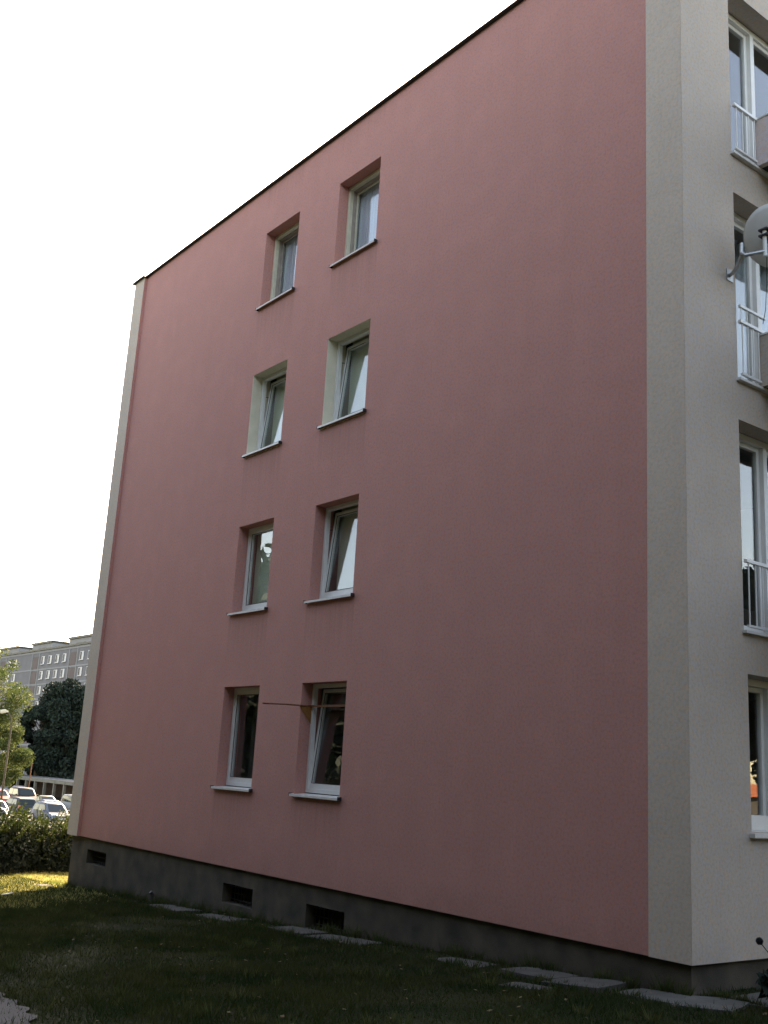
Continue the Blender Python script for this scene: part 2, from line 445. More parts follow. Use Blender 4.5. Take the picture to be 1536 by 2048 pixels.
def frame_mb(x0, x1, z0, z1, y0, y1, t, tb=None):
    tb = tb or t; mb = MB()
    mb.box((x0, y0, z0), (x0 + t, y1, z1)); mb.box((x1 - t, y0, z0), (x1, y1, z1))
    mb.box((x0 + t, y0, z0), (x1 - t, y1, z0 + tb)); mb.box((x0 + t, y0, z1 - t), (x1 - t, y1, z1))
    return mb
def rot_open(mb, z0, y0, ang):
    """tilt a sash inwards about its bottom rail"""
    c, s = math.cos(ang), math.sin(ang)
    mb.v = [(x, y0 + (y - y0) * c + (z - z0) * s, z0 + (z - z0) * c - (y - y0) * s) for (x, y, z) in mb.v]

def gable_window(row, colk, style):
    x0, x1 = COLX[colk]; z0, z1 = ROWZ[row]
    fm = M['oldwhite'] if row == 4 else M['white']
    yf = 0.19
    zb = z0 + 0.025
    w = frame_mb(x0 + .002, x1 - .002, zb, z1 - .002, yf, yf + .07, .055, .06).build('window', fm, bld, bevel=.004)
    if style == 'deep':
        # inner lining and set-back inner sash
        mb = frame_mb(x0 + .05, x1 - .05, zb + .05, z1 - .05, yf + .071, yf + .159, .02)
        mb.build('lining', M['liner'], w)
        sy = yf + .13
        s = frame_mb(x0 + .075, x1 - .075, zb + .08, z1 - .08, sy, sy + .028, .03).build('sash', M['liner'] if colk == 'a' else M['oldwhite'], w)
        mb = MB(); mb.box((x0 + .1, sy + .01, zb + .1), (x1 - .1, sy + .016, z1 - .1)); mb.build('pane', M['glass'], w)
    else:
        ang = math.radians({'tilt': 5.8, 'closed': 0.0, 'plain': 0.0}[style])
        sy = yf + .018 if style == 'tilt' else yf + .012
        so = {'tilt': .05, 'closed': .05, 'plain': .045}[style]
        mb = frame_mb(x0 + so, x1 - so, zb + .055, z1 - .055, sy, sy + .06, .062, .085)
        rot_open(mb, zb + .055, sy, ang); s = mb.build('sash', fm, w, bevel=.005)
        mb = MB(); mb.box((x0 + so + .058, sy + .025, zb + .13), (x1 - so - .058, sy + .031, z1 - .115))
        rot_open(mb, zb + .055, sy, ang); mb.build('pane', M['glass'], s)
        # gasket line round the glass
        mb = frame_mb(x0 + so + .06, x1 - so - .06, zb + .137, z1 - .113, sy - .003, sy + .005, .008)
        rot_open(mb, zb + .055, sy, ang); mb.build('gasket', M['black'], s)
        if style == 'tilt':
            mb = MB(); mb.tube([(x0 + so + .02, sy + .06, zb + .62), (x0 + so + .02, sy + .11, zb + .62), (x0 + so + .02, sy + .11, zb + .50)], .009, 6)
            mb.build('catch', M['black'], w)
            mb = MB(); mb.tube([(x0 + .045, yf + .075, z1 - .35), (x0 + .05, sy + .16, z1 - .33)], .006, 5); mb.build('stay', M['black'], w)
    # outer sill: sloping sheet with turned-down nose and end caps
    mb = MB()
    yb = yf; e = .045
    mb.hexa([(x0 - .0, -.06, z0 - .012), (x1 + .0, -.06, z0 - .012), (x1, yb, z0 + .008), (x0, yb, z0 + .008),
             (x0, -.06, z0 - .006), (x1, -.06, z0 - .006), (x1, yb, z0 + .014), (x0, yb, z0 + .014)])
    mb.box((x0 - e, -.062, z0 - .035), (x1 + e, -.052, z0 - .004))
    mb.hexa([(x0 - e, -.052, z0 - .012), (x0, -.052, z0 - .012), (x0, -.003, z0 - .006), (x0 - e, -.003, z0 - .006),
             (x0 - e, -.052, z0 - .004), (x0, -.052, z0 - .004), (x0, -.003, z0 + .003), (x0 - e, -.003, z0 + .003)])
    mb.hexa([(x1, -.052, z0 - .012), (x1 + e, -.052, z0 - .012), (x1 + e, -.003, z0 - .006), (x1, -.003, z0 - .006),
             (x1, -.052, z0 - .004), (x1 + e, -.052, z0 - .004), (x1 + e, -.003, z0 + .003), (x1, -.003, z0 + .003)])
    sl = mb.build('sill', M['sillpink'] if row == 4 else M['sill'], w)
    for xx in (x0 - e - .004, x1 + e - .004):
        mb = MB(); mb.box((xx, -.066, z0 - .036), (xx + .008, -.0, z0 + .012)); mb.build('end_cap', M['black'], sl)
    # room behind
    mb = MB(); a, b, c, d, e0, e1 = x0 - .35, x1 + .35, .36, 2.6, z0 - .7, z1 + .25
    mb.face([(a, d, e0), (b, d, e0), (b, d, e1), (a, d, e1)]); mb.face([(a, c, e0), (a, d, e0), (a, d, e1), (a, c, e1)])
    mb.face([(b, d, e0), (b, c, e0), (b, c, e1), (b, d, e1)]); mb.face([(a, c, e1), (a, d, e1), (b, d, e1), (b, c, e1)])
    mb.face([(a, c, e0), (b, c, e0), (b, d, e0), (a, d, e0)])
    mb.face([(a, c, e0), (a, c, e1), (x0, c, e1), (x0, c, e0)]); mb.face([(x1, c, e0), (x1, c, e1), (b, c, e1), (b, c, e0)])
    mb.face([(x0, c, z1), (x0, c, e1), (x1, c, e1), (x1, c, z1)]); mb.face([(x0, c, e0), (x0, c, z0), (x1, c, z0), (x1, c, e0)])
    mb.build('room', M['room'], w)
    def folds(x_a, x_b, y, amp, zt, zl, name, material, lam=.09):
        mb = MB(); n = int((x_b - x_a) / .015)
        P = [(x_a + (x_b - x_a) * k / n, y + amp * math.sin((x_b - x_a) * k / n / lam * 6.28) + amp * .5 * math.sin(k * .31)) for k in range(n + 1)]
        for (xa, ya), (xb, yb2) in zip(P[:-1], P[1:]): mb.face([(xa, ya, zl), (xb, yb2, zl), (xb, yb2, zt), (xa, ya, zt)])
        return mb.build(name, material, w, smooth=True)
    if row == 4: folds(x0 + .02, x1 - .02, .40, .016, z1 - .02, z0 + .03, 'curtain', M['curtain'])
    if row in (3,):
        folds(x0 + .02, x1 - .02, .47, .012, z1 + .1, z0 + .0, 'blind', M['blind'], .6)
    if row == 2:
        folds(x0 + .02, x1 - .02, .48 if colk == 'b' else .37, .004, z1 + .1, z0 + .05, 'blind', M['blind'], .8)
    if row == 1 and colk == 'a': folds(x0 - .02, x0 + .62, .60, .025, z1 + .1, z0 - .2, 'curtain', M['room'], .12)
    return w
gable_window(4, 'a', 'deep'); gable_window(4, 'b', 'deep')
gable_window(3, 'a', 'tilt'); gable_window(3, 'b', 'tilt')
gable_window(2, 'a', 'closed'); gable_window(2, 'b', 'tilt')
gable_window(1, 'a', 'plain'); gable_window(1, 'b', 'tilt')

# bits of torn plaster under the sills of the cream windows
for (x0, x1) in COLX.values():
    z = ROWZ[3][0]; mb = MB()
    mb.box((x0 - .04, -.009, z - .041), (x1 + .03, -.001, z - .034))
    for k in range(22):
        x = random.uniform(x0 - .06, x1 + .04); w = random.uniform(.02, .07); h = random.uniform(.008, .022)
        mb.box((x, -.012, z - .036 - h), (x + w, -.001, z - .034 - random.uniform(0, .006)))
    mb.build('sill_mortar', M['creamlight'], bld)

# side facade openings: glazed doors and windows
def facade_opening(k):
    y0, y1, z0, z1 = FH[k]
    X = -.25
    fm = M['white']
    # frame swaps roles: x is depth here
    def bx(mb, ya, yb, za, zb_, xa, xb): mb.box((xa, ya, za), (xb, yb, zb_))
    mb = MB()
    ypost = (1.74, 1.80, 1.77, 1.79)[k]
    bx(mb, y0 + .002, y0 + .06, z0, z1 - .002, X - .07, X); bx(mb, y0 + .06, y1 - .06, z1 - .08, z1 - .002, X - .07, X)
    bx(mb, y1 - .06, y1 - .002, z0, z1 - .002, X - .07, X)
    bx(mb, y0 + .06, y1 - .06, z0, z0 + (.06 if k else .05), X - .07, X)
    bx(mb, ypost, ypost + .08, z0 + .06, z1 - .08, X - .07, X + .004)
    zr = {1: 3.99, 2: 6.93, 3: 9.54}.get(k, z0)
    if k: bx(mb, ypost + .08, y1 - .06, z0 + .06, zr - .1, X - .068, X - .02)
    w = mb.build('window', fm, bld, bevel=.004)
    # sashes
    for (ya, yb, za, slot) in ((y0 + .05, ypost, z0 + .05, 0), (ypost + .08, 2.9, (zr - .1 if k else z0 + .05), 1)):
        mb = MB(); t = .055; zz = z1 - .08; xo = -.05 if (slot == 0) else -.03
        bx(mb, ya, ya + t, za, zz, X + xo - .05, X + xo); bx(mb, yb - t, yb, za, zz, X + xo - .05, X + xo)
        bx(mb, ya + t, yb - t, za, za + (.08 if k else .11), X + xo - .05, X + xo); bx(mb, ya + t, yb - t, zz - t, zz, X + xo - .05, X + xo)
        s = mb.build('sash', fm, w, bevel=.004)
        mb = MB(); mb.box((X + xo - .03, ya + t - .004, za + .07), (X + xo - .024, yb - t + .004, zz - t + .004)); mb.build('pane', M['glass'], s)
    mb = MB()
    a, b, e0, e1, c, d = y0 - .3, y1 + .3, z0 - .02, z1 + .05, X - .072, -3.0
    mb.face([(d, a, e0), (d, b, e0), (d, b, e1), (d, a, e1)]); mb.face([(c, a, e0), (d, a, e0), (d, a, e1), (c, a, e1)])
    mb.face([(c, b, e0), (d, b, e0), (d, b, e1), (c, b, e1)]); mb.face([(c, a, e1), (d, a, e1), (d, b, e1), (c, b, e1)]); mb.face([(c, a, e0), (d, a, e0), (d, b, e0), (c, b, e0)])
    mb.build('room', M['room'], w)
    # sill
    mb = MB()
    if k == 0:
        mb.hexa([(.0, y0, z0 - .015), (X, y0, z0), (X, y1, z0), (.0, y1, z0 - .015), (.0, y0, z0 - .008), (X, y0, z0 + .008), (X, y1, z0 + .008), (.0, y1, z0 - .008)])
        mb.box((.001, y0 - .04, z0 - .05), (.065, y1 + .04, z0 - .006)); mb.build('sill', M['sill'], w)
        mb = MB(); mb.box((X + .001, y0 + .06, z0 + .01), (X + .012, y1 - .06, z0 + .16)); mb.build('sill_upstand', M['white'], w)
    else:
        mb.hexa([(.0, y0, z0 - .015), (X, y0, z0), (X, y1, z0), (.0, y1, z0 - .015), (.0, y0, z0 - .008), (X, y0, z0 + .008), (X, y1, z0 + .008), (.0, y1, z0 - .008)])
        mb.box((.001, y0 - .03, z0 - .035), (.055, y1, z0 - .006)); mb.build('sill', M['sill'], w)
    # curtain strips
    def folds(ya, yb, x, zt, zl, mt):
        mb = MB(); n = 50
        P = [(x + .03 * math.sin(k * .8), ya + (yb - ya) * k / n) for k in range(n + 1)]
        for (xa, pa), (xb, pb) in zip(P[:-1], P[1:]): mb.face([(xa, pa, zl), (xb, pb, zl), (xb, pb, zt), (xa, pa, zt)])
        mb.build('curtain', mt, w, smooth=True)
    if k == 2:
        folds(1.75, 2.8, X - .4, z1, z0, M['curtain']); folds(1.1, 1.5, X - .35, z0 + 1.0, z0, M['blind'])
    if k == 1: folds(1.2, 1.9, X - .9, z1, z0 + .5, M['leafmid'])
    return w
WF = [facade_opening(k) for k in range(4)]

# balconies with railings beside them (parts of the building)
for k, zr, pan in ((1, 3.99, M['pinkdark']), (2, 6.75, M['cream']), (3, 9.54, M['pinkdark'])):
    y0, y1, z0, z1 = FH[k]
    yb = {1: 1.425, 2: 1.36, 3: 1.41}[k]
    zt = {1: 3.95, 2: 6.68, 3: 9.52}[k]
    mb = MB()
    mb.box((.004, yb, z0 + .0), (1.15, yb + .08, zt)); mb.box((1.07, yb + .08, z0), (1.15, 5.0, zt)); mb.box((.004, 4.92, z0), (1.07, 5.0, zt))
    b = mb.build('balcony', pan, bld)
    mb = MB(); mb.box((.004, yb + .081, z0 + .02), (1.069, 4.919, z0 + .14)); mb.build('balcony_floor', M['slab'], b)
    mb = MB(); mb.box((-.002 + .004, yb - .012, zt + .001), (1.17, yb + .092, zt + .02)); mb.box((1.05, yb + .093, zt + .001), (1.17, 5.01, zt + .02)); mb.build('coping', M['sill'], b)
    mb = MB()
    xr = .045
    mb.box((xr - .02, y0 - .01, zr - .035), (xr + .02, yb + (.07 if k < 3 else .09), zr))
    mb.box((xr - .015, y0 + .01, z0 + .03), (xr + .015, yb - .02, z0 + .055))
    n = 4
    for i in range(n):
        y = y0 + .045 + (yb - y0 - .09) * i / (n - 1); mb.tube([(xr, y, z0 + .04), (xr, y, zr - .03)], .0085, 8)
    if k == 2:
        mb.box((xr - .016, y0 - .005, zr + .155), (xr + .016, yb + .10, zr + .185))
        for i in range(4): y = y0 + .03 + .11 * i; mb.tube([(xr, y, zr - .01), (xr, y, zr + .165)], .007, 6)
    mb.build('railing', M['white'], bld)

# ------------------------------------------------------------------ satellite dish on the side facade
ds = empty('satellite_dish', (0.0, 0.84, 7.27))
tag(ds, 'grey satellite dish seen from behind on a bent tube beside the second floor glazed door', 'satellite dish')
o3 = Vector((0, .84, 7.27))
def L(p): return tuple(Vector(p) - o3)
mb = MB(); mb.tube([L(p) for p in [(0.005, .84, 7.27), (.10, .76, 7.24), (.19, .72, 7.28), (.25, .71, 7.38), (.26, .70, 7.46)]], .022, 10)
mb.tube([L(p) for p in [(.26, .70, 7.52), (.26, .69, 7.40), (.30, .70, 7.36), (.40, .78, 7.38), (.46, .84, 7.40)]], .022, 10)
mb.box(L((.0, .78, 7.20)), L((.012, .90, 7.34)))
mb.build('wall_bracket', M['galv'], ds, smooth=False)
mb = MB(); mb.tube([L((.46, .84, 7.34)), L((.46, .84, 7.68))], .024, 12); mb.build('mast', M['white'], ds)
cen = Vector((.46, 1.02, 7.66)); nrm = Vector((-.20, .86, .46)).normalized()
a1 = nrm.orthogonal().normalized(); a1 = Vector((1, 0, 0)); a1 = (a1 - nrm * a1.dot(nrm)).normalized(); a2 = nrm.cross(a1)
mb = MB(); R0 = .36; rings = 7; seg = 40; ids = []
for i in range(rings + 1):
    r = R0 * i / rings; dep = -0.07 * (1 - (r / R0) ** 2)
    for j in range(seg):
        t = 2 * math.pi * j / seg; ids.append(len(mb.v))
        mb.v.append(L(cen + a1 * r * math.cos(t) * .93 + a2 * r * math.sin(t) + nrm * dep))
for i in range(rings):
    for j in range(seg):
        q = (i * seg + j, i * seg + (j + 1) % seg, (i + 1) * seg + (j + 1) % seg, (i + 1) * seg + j); mb.f.append(q); mb.mi.append(0)
dd = mb.build('reflector', M['dish'], ds, smooth=True)
so = dd.modifiers.new('thick', 'SOLIDIFY'); so.thickness = .012
mb = MB()
c0 = cen - nrm * .10
mb.box(L(c0 + Vector((-.05, -.05, -.07))), L(c0 + Vector((.05, .03, .05))))
for dz in (-.02, .05): mb.box(L((.405, .80, 7.60 + dz)), L((.515, .90, 7.62 + dz)))
mb.tube([L(c0 + Vector((.10, .02, .06))), L(c0 + Vector((.13, -.03, .05)))], .012, 6); mb.tube([L(c0 + Vector((.10, .02, -.06))), L(c0 + Vector((.13, -.03, -.06)))], .012, 6)
mb.build('clamp', M['black'], ds)
mb = MB(); ap = cen + nrm * .36 - a2 * .05
mb.tube([L(cen - a2 * (-.33)), L(ap)], .012, 8) if (a2.z < 0) else mb.tube([L(cen - a2 * .33), L(ap)], .012, 8)
mb.tube([L(ap), L(ap - nrm * .08)], .03, 10); mb.build('feed_arm', M['galv'], ds)
mb = MB(); mb.tube([L((.46, .87, 7.38)), L((.30, 1.1, 7.1)), L((.22, 1.2, 6.9)), L((.15, 1.25, 6.76))], .004, 5); mb.build('cable', M['black'], ds)

# ------------------------------------------------------------------ drying arm at the ground floor window
da = empty('drying_arm', (-6.85, .12, 2.46))
tag(da, 'rusty thin arm with orange gusset sticking out of the ground floor window nearer the corner', 'drying rack')
o3 = Vector((-6.85, .12, 2.46))
mb = MB(); mb.tube([L((-6.86, .15, 2.462)), L((-6.80, -.30, 2.45)), L((-6.47, -.90, 2.41))], .011, 8); mb.build('arm', M['rust'], da)
mb = MB()
mb.hexa([L((-6.862, .12, 2.45)), L((-6.862, .03, 2.45)), L((-6.862, .15, 2.27)), L((-6.862, .16, 2.28)), L((-6.852, .16, 2.455)), L((-6.852, -.03, 2.455)), L((-6.852, .14, 2.27)), L((-6.852, .16, 2.27))])
mb.face([L((-6.855, -.04, 2.455)), L((-6.855, .19, 2.46)), L((-6.855, .19, 2.20))]); mb.build('gusset', M['orange'], da)
mb = MB(); mb.box(L((-6.865, .155, 2.445)), L((-5.745, .170, 2.475))); mb.build('crossbar', M['rust'], da)

# ------------------------------------------------------------------ wire from the roof
mb = MB(); mb.tube([(-4.38, -.1, 12.2), (-8.0, 2.0, 15.95), (-17.7, 9.13, 25.9), (-40, 25.4, 48.5)], .0035, 5)
tag(mb.build('overhead_wire', M['galv']), 'hair thin wire rising from the black roof edge into the white sky', 'wire')

# ------------------------------------------------------------------ concrete slabs along the foot of the wall
SLABS = []
def slab(x, y, lx, ly, rz, lab, dz=0.0, tilt=0.0):
    SLABS.append((x, y, lx, ly))
    mb = MB(); n = 9
    P = []
    for k in range(n):
        t = 2 * math.pi * (k + .5) / n
        c, s = math.cos(t), math.sin(t)
        m = 1 / max(abs(c), abs(s)); m = .35 + .65 * m if m > 1.25 else m
        P.append((c * m * lx / 2 * random.uniform(.92, 1.06), s * m * ly / 2 * random.uniform(.92, 1.06)))
    P = []
    for (cx, cy) in ((-1, -1), (1, -1), (1, 1), (-1, 1)):
        ch = random.uniform(.05, .22)
        P += ([(cx * lx / 2, cy * (ly / 2 - ch)), (cx * (lx / 2 - ch), cy * ly / 2)] if cx * cy < 0 else [(cx * (lx / 2 - ch), cy * ly / 2), (cx * lx / 2, cy * (ly / 2 - ch))]) if False else [(cx * (lx / 2 - random.uniform(0, .05)), cy * (ly / 2 - random.uniform(0, .05)))]
        j = [(-1, -1), (1, -1), (1, 1), (-1, 1)].index((cx, cy)); nx, ny = [(-1, -1), (1, -1), (1, 1), (-1, 1)][(j + 1) % 4]
        P.append(((cx + nx) / 2 * lx / 2 * random.uniform(.93, 1.04) if cx == nx else random.uniform(-.1, .1), (cy + ny) / 2 * ly / 2 * random.uniform(.93, 1.04) if cy == ny else random.uniform(-.1, .1)))
    top = [(px, py, .014 + tilt * px) for px, py in P]; bot = [(px, py, -.06) for px, py in P]
    mb.v = top + bot; k = len(P)
    mb.f = [tuple(range(k))] + [(i, i + k, (i + 1) % k + k, (i + 1) % k) for i in range(k)]; mb.mi = [0] * (k + 1)
    o = mb.build('concrete_slab', M['slab']); o.location = (x, y, g(x) + dz); o.rotation_euler = (0.0, -math.atan(.05), rz)
    tag(o, lab, 'slab', 'concrete slabs along the foot of the wall')
slab(-15.25, -.30, .9, .5, .05, 'sunlit pale slab just past the far left corner of the plinth', -.01)
slab(-14.1, -.33, 1.1, .45, -.03, 'slab nearly lost in grass under the leftmost basement vent', -.035)
slab(-11.2, -.22, .9, .4, .04, 'narrow dark slab half way between the leftmost and middle basement vents', -.03)
slab(-9.75, -.28, 1.35, .5, -.05, 'pale slab at the wall just left of the middle basement vent', .01)
slab(-8.15, -.30, 1.2, .5, .06, 'slab under the middle basement vent', -.005)
slab(-6.1, -.30, .95, .5, -.04, 'slab under the basement vent nearest the corner', .01)
slab(-5.0, -.33, 1.15, .5, .03, 'slab just right of the basement vent nearest the corner', .0)
slab(-2.75, -.36, .8, .48, .08, 'small grass fringed slab under the right half of the pink wall', -.01)
slab(-1.65, -.30, .75, .5, -.06, 'cracked slab left of the cream corner strip', .015)
slab(-.95, -.40, .72, .62, .12, 'pale slab directly before the cream corner strip', .02, .03)
slab(-.15, -.32, .75, .5, .02, 'dark slab at the foot of the near plinth corner', .0)
slab(.42, -.30, .55, .62, .35, 'slab turned round the near plinth corner', .015)
slab(.55, .35, .62, .8, .05, 'slab in front of the side facade plinth', .01)
slab(.55, 1.25, .62, .85, -.03, 'slab at the right picture edge before the side facade', .015)
slab(-1.15, -.98, .5, .3, .2, 'small broken slab piece lying in the grass off the row', -.005)

mb = MB(); mb.tube([(-11.0, -.02, g(-11) - .1), (-11.0, -.02, g(-11) + .13), (-11.0, -.06, g(-11) + .17)], .03, 10)
tag(mb.build('drain_stub', M['dark'], smooth=False), 'short dark pipe stub standing against the plinth', 'pipe')
mb = MB()
mb.box((-.03, -.02, 0), (.03, .02, .012)); o = mb.build('paper_scrap', M['white']); o.location = (-12.75, -1.9, g(-12.75) + .05); o.scale = (3, 2.5, 1); o.rotation_euler = (.1, -.2, .5)
tag(o, 'small white scrap of litter on the sunlit grass near the shadow edge', 'litter')

# ------------------------------------------------------------------ grass
def grass_blades(n, xr, yr, h, wd, keep):
    x = rng.uniform(*xr, n); y = rng.uniform(*yr, n); k = keep(x, y); x, y = x[k], y[k]; n = len(x)
    cl = np.sin(x * 2.1 + 1.3 * np.sin(y * 1.7)) * np.cos(y * 2.6 + np.sin(x * 1.2)) * .5 + .5
    z = -0.27 + .05 * np.clip(x, -70, 6) - .01
    a = rng.uniform(0, 2 * np.pi, n); hh = h * rng.uniform(.4, 1.25, n) * (.55 + .7 * cl); ln = rng.normal(0, .5, (n, 2)) * hh[:, None]
    w = wd * rng.uniform(.6, 1.4, n)
    v = np.zeros((n, 3, 3))
    v[:, 0] = np.c_[x - np.cos(a) * w, y - np.sin(a) * w, z]; v[:, 1] = np.c_[x + np.cos(a) * w, y + np.sin(a) * w, z]; v[:, 2] = np.c_[x + ln[:, 0], y + ln[:, 1], z + hh]
    return v.reshape(-1, 3)
def keep(x, y):
    wall = (y > -.02) & (x > BX - .05) & (x < .0)
    path = (y < -5.45 - .04 * np.abs(x)) & (x < 2.2) & (rng.uniform(0, 1, len(x)) > .5)
    # sparse on the slab strip
    strip = (y > -.62) & (x > BX) & (rng.uniform(0, 1, len(x)) > .5)
    onslab = np.zeros(len(x), bool)
    for (sx, sy, lx, ly) in SLABS: onslab |= (np.abs(x - sx) < lx * .46) & (np.abs(y - sy) < ly * .44)
    onslab &= rng.uniform(0, 1, len(x)) > .06
    return ~(wall | path | strip | onslab)
V = np.concatenate([grass_blades(260000, (-9, 5), (-7.5, 3), .075, .006, keep), grass_blades(170000, (-21, -9), (-6.5, 0), .085, .009, keep),
                    grass_blades(30000, (-26, -12.5), (-6, 9), .07, .012, keep)])
tag(raw_mesh('grass', V, 3, M['grass']), 'short tufted grass of the lawn round the building', 'grass', kind='stuff')
def tufts(n, xr, yr, per, h):
    cx = rng.uniform(*xr, n); cy = rng.uniform(*yr, n); out = []
    for x, y in zip(cx, cy):
        hh = h * rng.uniform(.5, 1.3); m = int(per * rng.uniform(.5, 1.4)); a = rng.uniform(0, 2 * np.pi, m); r = rng.uniform(0, .05, m)
        bx = x + np.cos(a) * r; by = np.minimum(y + np.sin(a) * r, .03); z = -0.27 + .05 * np.clip(bx, -70, 6) - .01
        l = hh * rng.uniform(.5, 1, m); w = rng.uniform(.004, .010, m); b = rng.uniform(0, 2 * np.pi, m)
        v = np.zeros((m, 3, 3)); v[:, 0] = np.c_[bx - np.cos(b) * w, by - np.sin(b) * w, z]; v[:, 1] = np.c_[bx + np.cos(b) * w, by + np.sin(b) * w, z]
        v[:, 2] = np.c_[bx + np.cos(a) * l * .5, np.minimum(by + np.sin(a) * l * .5, .04), z + l]; out.append(v.reshape(-1, 3))
    return np.concatenate(out)
T1 = np.concatenate([tufts(150, (-14.8, 0), (-.10, .0), 26, .17), tufts(90, (-14, .9), (-.75, -.5), 24, .12), tufts(260, (-14, 4), (-6, -.8), 22, .13), tufts(30, (.1, .7), (-.2, 2), 22, .12)])
tag(raw_mesh('weeds', T1, 3, M['weed']), 'longer weeds and tufts scattered over the lawn and along the plinth', 'weeds', kind='stuff')
lf = []
for i in range(420):
    x = rng.uniform(-13, 3.5); y = rng.uniform(-7, -.1); z = g(x) + rng.uniform(.015, .05); a = rng.uniform(0, 6.28); sz = rng.uniform(.012, .03)
    d1 = np.array([np.cos(a), np.sin(a), rng.uniform(-.3, .3)]) * sz; d2 = np.array([-np.sin(a), np.cos(a), rng.uniform(-.3, .3)]) * sz * .6; p = np.array([x, y, z])
    lf += [p - d1, p - d2, p + d1, p + d2]
tag(raw_mesh('fallen_leaves', np.array(lf), 4, M['deadleaf']), 'small dry fallen leaves scattered on the shaded lawn', 'leaves', kind='stuff')
tag(raw_mesh('sunlit_dry_grass', grass_blades(190000, (-26, -10.5), (-4.5, 9), .075, .016, lambda x, y: keep(x, y) & (x + .9 * y + rng.normal(0, .35, len(x)) < -12.6)), 3, M['sunlitdrygrass']), 'dry yellow grass coloured brighter as sunlit, between the shadow edge and the junipers', 'grass', kind='stuff')  # brighter dry copy of the lawn grass, painted lit past the shadow edge

# ------------------------------------------------------------------ foliage
def leaf_cloud(centres, radii, per, size, flat=.75, droop=0.0):
    out = []
    for c, r, n in zip(centres, radii, per):
        n = int(n)
        d = rng.normal(size=(n, 3)); d /= np.linalg.norm(d, axis=1)[:, None]
        rr = r * (rng.uniform(0, 1, n) ** .45)
        p = np.asarray(c) + d * rr[:, None] * np.array([1, 1, flat])
        p[:, 2] -= droop * (np.hypot(d[:, 0], d[:, 1]) ** 2) * r
        a = rng.normal(size=(n, 3)); a /= np.linalg.norm(a, axis=1)[:, None]
        b = np.cross(a, rng.normal(size=(n, 3))); b /= np.linalg.norm(b, axis=1)[:, None]
        s = size * rng.uniform(.5, 1.3, n)[:, None]
        q = np.stack([p - a * s, p - b * s * .55, p + a * s, p + b * s * .55], axis=1)
        out.append(q.reshape(-1, 3))
    return np.concatenate(out)
def tree(name, base, height, crown_r, z0, material, label, cat, n_leaf=14000, size=.22, clumps=45, seed=1, trunk_r=.22, group=None, gap=1.0, cr=.26, shape=1.0):
    global rng
    rs = random.Random(seed)
    root = empty(name, base)
    tag(root, label, cat, group)
    ch = height - z0; cen = []; rad = []
    for i in range(clumps):
        while True:
            t = rs.uniform(0, 1); prof = math.sin(math.pi * min(1, (t * .9 + .1))) ** (.55 * shape)
            a = rs.uniform(0, 2 * math.pi); q = rs.uniform(.25, 1) ** .6
            r = crown_r * prof * q
            if r >= 0: break
        cen.append((r * math.cos(a), r * math.sin(a), z0 + ch * t * .93)); rad.append(crown_r * cr * rs.uniform(.6, 1.35))
    rad = np.array(rad); w = rad ** 2; per = n_leaf * w / w.sum()
    mb = MB()
    top = (rs.uniform(-.3, .3), rs.uniform(-.3, .3), z0 + ch * .75)
    pts = [(0, 0, -.15), (0.05, 0, z0 * .5), (.0, .08, z0), (top[0] * .5, top[1] * .5, z0 + ch * .4), top]
    mb.tube(pts, [trunk_r * 1.25, trunk_r, trunk_r * .85, trunk_r * .5, trunk_r * .15], 9)
    for i in range(0, clumps, 2):
        c = cen[i]; zz = min(z0 + ch * .7, max(z0 * .85, c[2] - crown_r * .55)); f = (zz - z0) / (ch * .75) if zz > z0 else 0
        s = (top[0] * max(0, f), top[1] * max(0, f), zz); mid = ((s[0] + c[0]) / 2 + rs.uniform(-.15, .15), (s[1] + c[1]) / 2 + rs.uniform(-.15, .15), (s[2] + c[2]) / 2 + .15)
        mb.tube([s, mid, c], [trunk_r * .32, trunk_r * .2, trunk_r * .06], 5)
    mb.build('trunk', M['bark'], root, smooth=True)
    raw_mesh('crown', leaf_cloud(cen, rad, per, size, .8), 4, material, root)
    return root
GZ = g(-80)
G2 = 'trees beyond the car park'
tree('broadleaf_tree', (-134.0, 46.8, GZ), 15.6, 4.9, 2.2, M['leafdark'], 'tall dark dense tree hiding the lower storeys of the panel block', 'tree', 48000, .22, 80, 3, .4, G2)
tree('broadleaf_tree', (-135.5, 43.6, GZ), 12.2, 3.6, 1.0, M['leafdark'], 'lower dark tree on the left flank of the tall dark tree', 'tree', 28000, .22, 55, 4, .3, G2)
tree('broadleaf_tree', (-139.0, 52.2, GZ), 13.6, 4.4, 1.2, M['leafdark'], 'dark tree right behind the cream building corner', 'tree', 30000, .23, 55, 5, .3, G2)
tree('broadleaf_tree', (-139.0, 39.0, GZ), 8.8, 4.0, .6, M['leafdark'], 'low dark tree behind the curved street lamp', 'tree', 15000, .32, 45, 6, .3, G2)
tree('broadleaf_tree', (-131.0, 47.8, GZ), 6.5, 3.5, .3, M['leafdark'], 'dark undergrowth tree just above the carport roof', 'tree', 12000, .3, 40, 16, .2, G2)
tree('broadleaf_tree', (-136.0, 33.6, GZ), 9.5, 4.2, .6, M['leafdark'], 'dark tree at the left picture edge behind the yellow green trees', 'tree', 12000, .32, 40, 17, .3, G2)
tree('broadleaf_tree', (-86.5, 18.9, GZ), 15.3, 4.7, 7.0, M['leaflight'], 'airy yellow green tree at the left edge with sky showing through its top', 'tree', 20000, .12, 60, 7, .2, 'yellow green trees', cr=.22)
tree('broadleaf_tree', (-98.0, 25.6, GZ), 8.4, 3.3, 2.6, M['leaflight'], 'low yellow green tree below the street lamp', 'tree', 17000, .12, 48, 8, .16, 'yellow green trees', cr=.26)

